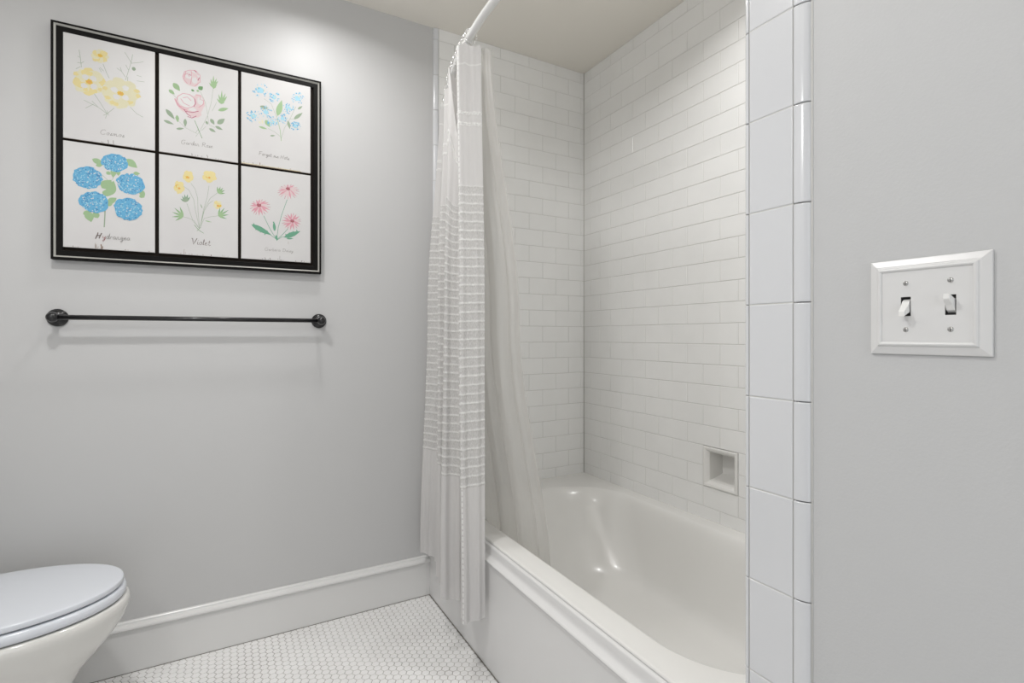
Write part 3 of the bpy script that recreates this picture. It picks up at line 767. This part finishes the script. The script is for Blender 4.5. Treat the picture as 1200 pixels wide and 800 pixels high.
# single-stroke handwriting: letter -> (advance, strokes) on a grid where x-height is 1
FONT = {
 'C': (1.5, [[(1.3,1.7),(1.0,2.0),(.5,1.9),(.15,1.3),(.1,.6),(.4,.05),(.9,.1),(1.3,.4)]]),
 'G': (1.6, [[(1.3,1.7),(.9,2.0),(.4,1.8),(.1,1.1),(.15,.4),(.5,0),(1.0,.1),(1.3,.5),(1.3,.95),(.8,.95)]]),
 'R': (1.5, [[(.25,0),(.35,1.9)],[(.1,1.7),(.6,2.0),(1.1,1.85),(1.15,1.4),(.8,1.05),(.35,1.0)],[(.6,1.0),(1.0,.4),(1.4,0)]]),
 'F': (1.3, [[(.2,-.1),(.35,1.9)],[(.1,1.9),(.8,2.0),(1.3,1.95)],[(.2,1.0),(1.0,1.05)]]),
 'H': (1.7, [[(.45,2.1),(.35,1.2),(.0,-.2)],[(1.4,2.0),(1.1,1.0),(.9,0)],[(.2,1.0),(1.2,1.1)]]),
 'V': (1.4, [[(.0,1.9),(.25,2.0),(.6,.0),(1.3,2.1)]]),
 'D': (1.5, [[(.3,0),(.4,1.9)],[(.1,1.8),(.8,1.9),(1.3,1.3),(1.2,.5),(.7,.05),(.2,.05)]]),
 'N': (1.5, [[(.1,0),(.25,1.9),(1.0,.1),(1.3,2.0)]]),
 'a': (.95, [[(.75,.85),(.4,1.0),(.1,.6),(.2,.1),(.5,.1),(.75,.8),(.75,.15),(.95,.1)]]),
 'o': (.85, [[(.45,1.0),(.12,.6),(.25,.05),(.6,.1),(.72,.6),(.45,1.0),(.85,.8)]]),
 's': (.75, [[(.1,.1),(.5,1.0),(.45,.6),(.6,.2),(.35,0),(.15,.1),(.75,.15)]]),
 'm': (1.4, [[(.1,0),(.2,.9),(.4,1.0),(.5,0),(.65,.85),(.85,1.0),(.92,0),(1.1,.1),(1.4,.3)]]),
 'n': (1.0, [[(.1,0),(.2,.9),(.5,1.0),(.6,.1),(.8,.05),(1.0,.25)]]),
 'r': (.75, [[(.1,0),(.2,.95),(.35,.8),(.6,.95)]]),
 'd': (1.0, [[(.7,.85),(.35,1.0),(.1,.6),(.2,.1),(.5,.1),(.75,.8),(.85,2.0),(.75,.15),(1.0,.1)]]),
 'e': (.8, [[(.1,.5),(.55,.65),(.5,.95),(.25,.95),(.1,.5),(.25,.05),(.8,.25)]]),
 'g': (.95, [[(.75,.85),(.4,1.0),(.1,.6),(.25,.15),(.7,.8),(.65,-.6),(.35,-.9),(.15,-.6),(.95,.1)]]),
 'y': (.95, [[(.1,1.0),(.2,.3),(.5,.15),(.75,.95),(.65,-.5),(.35,-.9),(.15,-.6),(.9,.1)]]),
 't': (.65, [[(.3,1.7),(.25,.2),(.5,0),(.65,.2)],[(.0,1.15),(.6,1.2)]]),
 'i': (.45, [[(.15,.95),(.2,.1),(.45,.15)],[(.2,1.4),(.24,1.5)]]),
 'l': (.5, [[(.1,.2),(.4,1.5),(.3,2.0),(.18,1.6),(.25,.1),(.5,.2)]]),
 'b': (.85, [[(.15,1.9),(.15,.1),(.5,0),(.7,.5),(.4,.9),(.15,.6)]]),
 ' ': (.7, []),
}
def write(art, text, u0, v0, u1, v1, xh, w, c, cols=None):
    (xa, za_), (xb, zb_) = A(u0, v0), A(u1, v1)
    tot = sum(FONT[ch][0] for ch in text); k = (xb-xa)/tot; x = xa
    for i, ch in enumerate(text):
        adv, strokes = FONT[ch]
        z = za_ + (zb_-za_)*(x-xa)/(xb-xa)
        for st in strokes:
            dense = []
            for (p, q) in zip(st[:-1], st[1:]):
                for f in (0, .5): dense.append((p[0]+(q[0]-p[0])*f, p[1]+(q[1]-p[1])*f))
            dense.append(st[-1])
            art.rawline([(x+px*k+.1*py*k, z+py*xh*.001) for px, py in dense], w if (cols is None or i >= len(cols)) else w*cols[i][1], c if (cols is None or i >= len(cols)) else cols[i][0])
        x += adv*k
def grass(art, ulist, c='brown'):
    for u, h, w in ulist:
        x, _ = A(u, 300); z = art.z0 + .001
        art.rawline([(x, z), (x+random.uniform(-.001, .001), z+h*.0005), (x+random.uniform(-.002, .002), z+h*.001)], w, c)
cx_ = [(-.447, -.209), (-.198, .0375), (.0473, .283)]
cz_ = [(CAMZ+.6220, CAMZ+.961), (CAMZ+.2786, CAMZ+.6140)]
def K(sx, sy, ox, oy): return lambda x, y: (ox + x/sx, oy + y/sy)

# tile 1 : cosmos, pale yellow
a = Art(*cx_[0], *cz_[0]); k = K(5.33, 5.33, 72, 30)
for P in ([(110,150),(118,200),(125,260)], [(118,200),(100,190)],[(122,235),(140,225)],[(120,255),(90,270)],[(125,235),(100,230)],
          [(260,240),(280,290),(298,328)],[(250,290),(235,265)],[(265,285),(240,260)],
          [(400,340),(420,280),(435,230),(445,180)],[(435,230),(395,165)],[(435,235),(490,230),(512,225)],[(420,280),(402,245)],[(398,320),(375,285),(345,265)],[(375,285),(368,260)],[(410,370),(415,320)],[(470,310),(500,320)],[(470,345),(520,352)],
          [(205,425),(245,485),(285,550),(275,580)],[(285,550),(230,510),(190,470)],[(230,510),(140,465)],[(200,490),(150,515)],[(285,550),(330,515)],[(430,510),(470,550),(510,572)],[(285,550),(262,560)],[(285,530),(295,560)]):
    a.line([k(*p) for p in P], 1.1, 'sage')
a.ell(*k(452,270), 2.2, 2.2, 'sage')
def petals(a, u, v, R, n, w, c1, c2, jag=.1, sq=1.0, r0=.15):
    for i in range(n):
        t_ = 2*PI*i/n + random.uniform(-.1, .1)
        pu, pv = u+R*.58*math.cos(t_), v+R*.58*sq*math.sin(t_)
        a.ell(pu, pv, R*.50, w, c1 if i % 2 else c2, rot=-t_, jag=jag)
petals(a, *k(240,190), 9.5, 8, 3.2, 'yellow', 'pale_yellow', .12, .75)
petals(a, *k(172,350), 17, 8, 6.5, 'pale_yellow', 'yellow', .1, .9)
petals(a, *k(370,422), 20, 8, 7.5, 'pale_yellow', 'pale_yellow', .1, .85)
for (x, y) in ((330,400),(400,390),(400,450),(345,445),(150,320),(200,330),(200,380),(140,375)): a.ell(*k(x, y), 3.6, 3.2, 'art', jag=.2)
for (x, y) in ((100,340),(180,300),(150,400),(240,400),(210,410),(90,300)): a.ell(*k(x,y), 2.6, 2.2, 'yellow', jag=.3)
for (x, y) in ((320,480),(340,490),(290,450),(470,410),(270,390),(430,480),(480,440)): a.ell(*k(x,y), 3.2, 2.2, 'yellow', jag=.3)
a.ell(*k(242,188), 2.6, 2.0, 'deep_yellow', jag=.2); a.ell(*k(174,352), 3.4, 2.8, 'deep_yellow', jag=.2); a.ell(*k(174,353), 2.2, 1.6, 'orange', jag=.3)
a.ell(*k(370,424), 3.6, 2.6, 'deep_yellow', jag=.2); a.ell(*k(371,424), 1.6, 1.1, 'orange')
write(a, 'Cosmos', 117, 157.0, 146, 161, 8.0, 1.2, 'grey_ink')
grass(a, [(119,5,.8),(121,3,.8),(127,12,1.6),(133,13,1.2),(157,3,1),(153,2,1)], 'ink')
a.build('painted_tile', 'tile painted with pale yellow cosmos flowers, top left')

# tile 2 : roses
a = Art(*cx_[1], *cz_[0]); k = K(5.71, 5.71, 182, 55)
for P in ([(388,270),(375,370),(350,460),(300,560),(270,600)], [(300,295),(335,370),(350,450)], [(410,370),(380,430)], [(262,490),(290,560),(315,612)], [(130,470),(200,540),(280,580)], [(110,310),(150,350)], [(340,530),(310,560)], [(290,545),(270,575)],[(350,460),(360,520),(400,540)]):
    a.line([k(*p) for p in P], .8, 'sage')
a.line([k(262,490), k(290,555), k(312,610)], 1.6, 'green')
for p, q, w, c in (((70,415),(130,485),7,'sage'),((55,490),(125,518),5,'sage'),((145,455),(150,505),5,'light_green'),((200,480),(200,535),5,'sage'),((140,548),(192,545),4,'sage'),
                   ((120,240),(165,295),9,'light_green'),((90,285),(130,318),6,'light_green'),((420,425),(490,410),6,'light_green'),((415,515),(465,480),8,'sage'),((370,480),(395,520),6,'sage'),((400,530),(452,555),5,'sage'),((360,545),(405,570),5,'sage'),((340,495),(350,520),4,'sage'),
                   ((290,285),(318,265),7,'green'),((240,285),(262,297),4,'green'),((275,290),(295,298),4,'light_green')):
    a.leaf(k(*p), k(*q), w, c)
for cx0, cy0, s_ in ((395,240,1.0),(450,345,1.15)):
    for an, ln in ((-.1,60),(-.5,50),(.35,50),(.7,45),(-.9,40)):
        a.leaf(k(cx0-8, cy0+32*s_), k(cx0-8+ln*s_*math.sin(an+.15), cy0+32*s_-ln*1.35*s_*math.cos(an)), 3.0, 'light_green')
    a.ell(*k(cx0-3, cy0+15), 3.2, 4.2, 'light_green', jag=.15)
a.ell(*k(240,215), 10.5, 9.0, 'pale_pink', jag=.08); a.ell(*k(225,190), 5, 4.5, 'art', jag=.15); a.ell(*k(262,225), 3.5, 4, 'art', jag=.15)
for P in ([(185,200),(195,165),(230,155),(270,158),(300,190),(300,235),(262,265)], [(205,165),(190,215),(215,245)],[(240,160),(245,200),(235,250)],[(268,165),(290,190)],[(215,180),(230,200)],[(200,185),(215,175),(235,180)]):
    a.line([k(*p) for p in P], 1.8, 'pink')
for P in ([(258,155),(275,168)],[(225,185),(240,190)],[(295,205),(285,225)]): a.line([k(*p) for p in P], 2.4, 'rose')
a.ell(*k(230,385), 16.5, 12.0, 'pale_pink', rot=-.35, jag=.05); a.ell(*k(290,370), 8, 10, 'pale_pink', jag=.08); a.ell(*k(255,435), 10, 7, 'pale_pink', jag=.08); a.ell(*k(300,362), 4, 5, 'art', jag=.15); a.ell(*k(250,418), 5, 2.2, 'art', jag=.15)
a.ell(*k(210,362), 11, 8.5, 'art', rot=-.3, jag=.05)
for P in ([(150,330),(185,310),(230,318),(262,345),(268,385),(245,402)], [(150,330),(140,365),(165,395),(215,410),(245,402)], [(270,320),(305,325),(298,350),(325,360),(320,385),(290,405)],[(170,345),(190,375),(230,395)],[(185,340),(215,335),(240,360)]):
    a.line([k(*p) for p in P], 2.0, 'pink')
a.line([k(*p) for p in [(130,345),(150,390),(185,415),(215,425)]], 3.2, 'pink')
for P in ([(190,415),(215,450),(240,465)], [(215,465),(245,475),(275,462)], [(200,430),(250,438),(290,430)],[(262,345),(270,375),(258,400)]):
    a.line([k(*p) for p in P], 2.2, 'rose')
write(a, 'Garden Rose', 212, 168.5, 249.5, 173.5, 7.5, 1.2, 'grey_ink')
grass(a, [(225,9,1.4),(229,5,.8),(232,7,.8),(236,5,.8),(243,11,1.4),(253,5,.8),(256,4,1),(259,4,1)], 'ink')
a.build('painted_tile', 'tile painted with pink roses and buds, top middle')

# tile 3 : forget-me-nots
a = Art(*cx_[2], *cz_[0]); k = K(6.45, 6.45, 280, 80)
for P in ([(320,550),(310,460),(285,370),(245,270),(190,230)], [(320,530),(345,450),(385,385),(430,290)], [(318,520),(270,480),(220,455)],[(385,385),(430,380),(450,360)],[(285,370),(300,330)]):
    a.line([k(*p) for p in P], .9, 'sage')
a.line([k(*p) for p in [(320,550),(312,470),(290,380)]], 2.0, 'light_green')
for p, q, w, c in (((290,360),(325,240),10,'light_green'),((158,285),(240,320),8,'sage'),((200,390),(235,445),8,'light_green'),((150,440),(215,460),4,'light_green'),((415,385),(482,335),6,'sage'),((445,310),(480,285),4,'sage'),((370,395),(385,460),5,'sage'),((235,510),(275,508),3,'sage'),((175,385),(180,425),3,'pale_yellow'),((150,400),(165,420),3,'pale_yellow')):
    a.leaf(k(*p), k(*q), w, c)
for (x, y, rx, ry) in ((162,165,9,8),(265,218,7,6),(445,228,7.5,7),(375,303,7.5,6.5),(107,358,8,7.5),(203,328,7,7),(255,402,6,6),(330,382,6,6),(427,435,6,5)):
    a.ell(*k(x, y), rx*.5, ry*.5, 'light_blue', jag=.12)
    for i in range(46):
        t_ = random.uniform(0, 2*PI); r_ = random.uniform(.1, 1)**.5
        a.ell(k(x, y)[0]+rx*r_*math.cos(t_), k(x, y)[1]+ry*r_*math.sin(t_), random.uniform(.6, 1.1), random.uniform(.5, 1.0), random.choice(['mid_blue', 'mid_blue', 'light_blue', 'mid_blue', 'art', 'art', 'light_blue']), n=7)
for (x, y) in ((140,150),(190,170),(270,220),(450,215),(375,310),(110,360),(250,405)): a.ell(*k(x, y), .9, .8, 'yellow', n=6)
a.line([k(*p) for p in [(145,530),(150,600),(155,640)]], 3.0, 'art')
write(a, 'Forget me Nots', 303, 181.5, 339, 187.5, 7.0, 1.2, 'grey_ink')
grass(a, [(283,6,1),(286,9,1.4),(288.5,5,.9),(291,5,.9),(296.5,9,1.4),(300,4,.9),(304.5,12,1.8),(307,6,1),(310,4,1),(326,5,1.3),(329,4,1),(333,3,1),(340,6,1.3),(344,3,1)], 'brown')
a.rawline([(a.x0+.002, a.z0+.0028), (a.x0+.12, a.z0+.0018), (a.x0+.20, a.z0+.0014)], 3.5, 'pale_yellow')
a.rawline([(a.x0+.002, a.z0+.0012), (a.x0+.12, a.z0+.0010), (a.x0+.20, a.z0+.0008)], 1.6, 'brown')
a.build('painted_tile', 'tile painted with small blue forget-me-nots, top right')

# tile 4 : hydrangea
a = Art(*cx_[0], *cz_[1]); k = K(5.71, 5.71, 72, 160)
a.line([k(*p) for p in [(292,485),(290,540),(286,606)]], 3.2, 'sage')
for P in ([(365,430),(310,440)],[(270,255),(310,290)],[(360,240),(340,290)]): a.line([k(*p) for p in P], 1.0, 'sage')
for p, q, w in (((205,150),(285,185),9),((230,195),(280,185),6),((430,150),(508,210),12),((350,210),(345,275),8),((300,235),(330,255),6),((380,225),(380,262),6),((480,245),(527,248),6),((530,355),(553,410),8),((520,395),(550,408),5),
                ((270,345),(335,290),14),((320,395),(350,295),13),((310,440),(370,410),9),((300,460),(345,440),7),((145,520),(200,500),8),((175,500),(200,572),12),((245,545),(215,500),9),((180,385),(245,375),6),((300,400),(310,350),12)):
    a.leaf(k(*p), k(*q), w, 'light_green')
for (x, y, rx, ry) in ((357,175,14.5,10.6),(175,275,15.8,12.8),(465,318,16,12.2),(218,438,15.5,12),(447,485,15.8,13)):
    u, v = k(x, y)
    a.ell(u, v, rx*1.0, ry*1.0, 'mid_blue', jag=.07, n=34)
    for i in range(230):
        t_ = random.uniform(0, 2*PI); r_ = random.uniform(0, 1)**.5
        edge = r_ > .75
        cc = random.choice(['blue', 'blue', 'mid_blue', 'mid_blue', 'light_blue'] if edge else ['blue', 'mid_blue', 'light_blue', 'light_blue', 'mid_blue'])
        if v < 212 and u < 110 and math.cos(t_) > .2 and math.sin(t_) < -.1 and random.random() < .5: cc = 'blue'
        if random.random() < .10: cc = 'art'
        a.ell(u+rx*.98*r_*math.cos(t_), v+ry*.98*r_*math.sin(t_), random.uniform(.45, .95), random.uniform(.4, .8), cc, rot=random.uniform(0, 3), n=6)
write(a, 'Hydrangea', 112, 279.0, 152.5, 281.8, 9.0, 1.1, 'grey_ink', cols=[('ink', 2.2), ('maroon', 1.0)])
grass(a, [(86,5,1.2),(91.5,2.5,1),(112,17,1.0),(113,13,1.2),(115,7,.7),(119,15,2.6),(120,9,1.6),(147,4,1.2),(150,3,.8),(175,4,1.6)], 'brown')
a.build('painted_tile', 'tile painted with five blue hydrangea heads, bottom left')

# tile 5 : violet
a = Art(*cx_[1], *cz_[1]); k = K(6.35, 6.35, 182, 180)
for P in ([(330,560),(300,430),(285,340),(250,270),(205,238)], [(330,560),(318,430),(315,330),(295,260),(265,220)], [(335,545),(355,430),(385,330),(400,240)], [(335,545),(370,400),(410,330),(465,290)],[(335,545),(365,480),(410,470),(470,462)],[(330,560),(280,500),(235,370)],[(330,560),(290,500),(250,480),(200,468)],[(335,545),(360,430),(400,370),(430,350)]):
    a.line([k(*p) for p in P], 1.0, 'sage')
a.line([k(*p) for p in [(290,530),(325,570),(360,592)]], 1.6, 'green'); a.line([k(*p) for p in [(310,575),(340,545)]], 1.6, 'sage')
a.leaf(k(350,408), k(335,372), 1.6, 'sage'); a.leaf(k(370,498), k(420,510), 1.8, 'light_green')
for (x, y, ang, L, c) in ((228,360,-1.65,62,'green'),(210,465,-2.7,95,'light_green'),(468,295,-.75,62,'light_green'),(470,465,-.45,85,'emerald')):
    for da in (-.95,-.5,-.1,.3,.75):
        ln = L*(1-.12*abs(da)*2)*random.uniform(.85, 1.05)
        a.leaf(k(x, y), k(x+ln*math.cos(ang+da), y+ln*math.sin(ang+da)), 3.2, 'light_green' if c != 'green' else 'sage')
        a.line([k(x+.5*ln*math.cos(ang+da), y+.5*ln*math.sin(ang+da)), k(x+ln*math.cos(ang+da), y+ln*math.sin(ang+da))], 1.3, 'dark_green' if c != 'light_green' else 'green')
for (x, y, rx, ry) in ((245,170,6,7),(178,250,6,7.5),(402,170,8,7),(465,380,5,5)):
    u, v = k(x, y)
    for i in range(5):
        t_ = 2*PI*i/5+.4; a.ell(u+rx*.55*math.cos(t_), v+ry*.55*math.sin(t_), rx*.58, ry*.52, 'yellow' if i % 2 else ('pale_yellow' if rx < 6 else 'yellow'), jag=.15)
    for i in range(3): a.ell(u+random.uniform(-2.5, 2.5), v+random.uniform(-2.5, 2.5), 2.2, 1.8, 'deep_yellow' if i == 0 else 'yellow', jag=.3)
    a.ell(u, v+1.2, 1.5, 1.3, 'orange', jag=.2)
write(a, 'Violet', 223.5, 286.0, 246.5, 288.0, 10.5, 1.4, 'ink', cols=[('ink', 1.5), ('ink', 1.2), ('ink', 1)])
grass(a, [(212,5,1),(215.5,18,.8),(217,9,.8),(222,4,1),(225,4,1.2),(231,3,1),(238,5,1.6),(247.5,5,2.2),(261,7,.7),(263,4,.8),(267,4,.8)], 'brown')
a.build('painted_tile', 'tile painted with yellow violets, bottom middle')

# tile 6 : gerbera daisies
a = Art(*cx_[2], *cz_[1]); k = K(6.9, 6.9, 280, 194)
for P in ([(305,600),(250,510),(200,405)], [(305,600),(318,500),(345,400),(390,275)], [(310,595),(350,560),(395,512)],[(310,600),(255,560)],[(310,600),(345,578),(370,575)]):
    a.line([k(*p) for p in P], 1.7, 'emerald')
for p, q, w in (((100,475),(265,563),17),((365,580),(498,530),16),((290,530),(282,450),9)):
    a.leaf(k(*p), k(*q), w*.55, 'emerald')
    for i in range(7):
        f = .15+.11*i; X_, Y_ = p[0]+(q[0]-p[0])*f, p[1]+(q[1]-p[1])*f
        a.leaf(k(X_, Y_), k(X_-8, Y_+(26 if i % 2 else -26)*w/17), 2.2, 'emerald')
a.leaf(k(300,560), k(308,610), 4, 'emerald'); a.leaf(k(385,590), k(440,590), 3, 'emerald')
for (x, y, rx, ry, cx1, cy1) in ((400,212,13.0,9.0,397,187),(172,338,12.5,9.8,162,320),(425,452,11.5,10.2,430,448)):
    u, v = k(x, y); cu, cv = k(cx1, cy1)
    a.ell(u, v, rx*.62, ry*.62, 'pale_pink', jag=.08)
    for i in range(19):
        t_ = 2*PI*i/19+random.uniform(-.06, .06); e = (u+rx*math.cos(t_), v+ry*math.sin(t_))
        a.leaf((cu, cv), e, 3.4, 'pale_pink' if i % 3 == 0 or y < 300 and i % 2 else 'pink')
        a.line([(cu+(e[0]-cu)*.72, cv+(e[1]-cv)*.72), (cu+(e[0]-cu)*.98, cv+(e[1]-cv)*.98)], 1.2, 'rose' if i % 3 == 0 else 'pink')
    a.ell(cu, cv, 3.0, 2.0, 'maroon', jag=.2); a.ell(cu, cv-.4, 1.4, .9, 'rose', jag=.2)
write(a, 'Gerbera Daisy', 310, 293.5, 343.5, 295.6, 6.0, 1.0, 'grey_ink')
grass(a, [(307.5,5,.9),(310.5,9,1),(311.5,6,.8),(316.5,8,1.6),(314.5,4,.8),(326,8,.8),(328,17,.8),(329.5,6,1.2),(332,4,.8),(346.5,5,1.4),(353.5,6,1.6),(356.5,4,1)], 'ink')
a.line([k(400,612), k(400,635)], .7, 'brown')
a.build('painted_tile', 'tile painted with three pink gerbera daisies, bottom right')

# ------------------------------------------------------------------ lights
def area(name, loc, size, power, col=(1, 1, 1), rot=(0, 0, 0), spread=180, shape='DISK', sy=None):
    l = bpy.data.lights.new(name, 'AREA'); l.shape = shape; l.size = size
    if sy: l.size_y = sy
    l.energy = power; l.color = col; l.spread = math.radians(spread)
    o = bpy.data.objects.new(name, l); C.objects.link(o); o.location = loc; o.rotation_euler = rot
    return o
WARM = (1.0, 0.99, 0.98)
area('ceiling_downlight', (0.30, 1.70, CEIL-0.012), 0.15, 4.8, WARM, spread=155)
area('ceiling_lamp', (-0.30, 1.00, CEIL-0.02), 0.14, 11.8, WARM, spread=160)
area('shower_downlight', (1.20, 0.95, CEIL-0.012), 0.13, 4.2, WARM, spread=140)
area('doorway_fill', (0.04, YF-0.25, 1.15), 1.25, 8.0, (0.95, 0.98, 1.0), rot=(math.radians(90), 0, 0), shape='RECTANGLE', sy=1.9)  # added soft fill panel, unseen beyond the open doorway
l = bpy.data.lights.new('room_fill', 'POINT'); l.energy = 14.0; l.shadow_soft_size = 0.10; l.color = WARM  # added unseen fill that brightens the ceiling and alcove, no known fixture
o = bpy.data.objects.new('room_fill', l); C.objects.link(o); o.location = (-0.72, 0.25, 1.98)

w = bpy.data.worlds.new('world'); sc.world = w; w.use_nodes = True
w.node_tree.nodes['Background'].inputs[0].default_value = (0.93, 0.96, 1.0, 1)
w.node_tree.nodes['Background'].inputs[1].default_value = 0.55

# ------------------------------------------------------------------ camera
cd = bpy.data.cameras.new('camera'); cam = bpy.data.objects.new('camera', cd); C.objects.link(cam)
cam.location = (0, 0, CAMZ); cam.rotation_euler = (math.radians(90), 0, -YAW)
cd.sensor_width = 36; cd.lens = F/1200*36; cd.shift_y = -(400-HY)/1200; cd.clip_start = 0.02
sc.camera = cam
sc.view_settings.view_transform = 'Standard'; sc.view_settings.look = 'None'
sc.view_settings.exposure = 0.0; sc.view_settings.gamma = 1.0; sc.view_settings.use_curve_mapping = False
sc.cycles.use_denoising = True
sc.cycles.max_bounces = 12; sc.cycles.diffuse_bounces = 8; sc.cycles.transparent_max_bounces = 24
sc.cycles.sample_clamp_indirect = 4.0
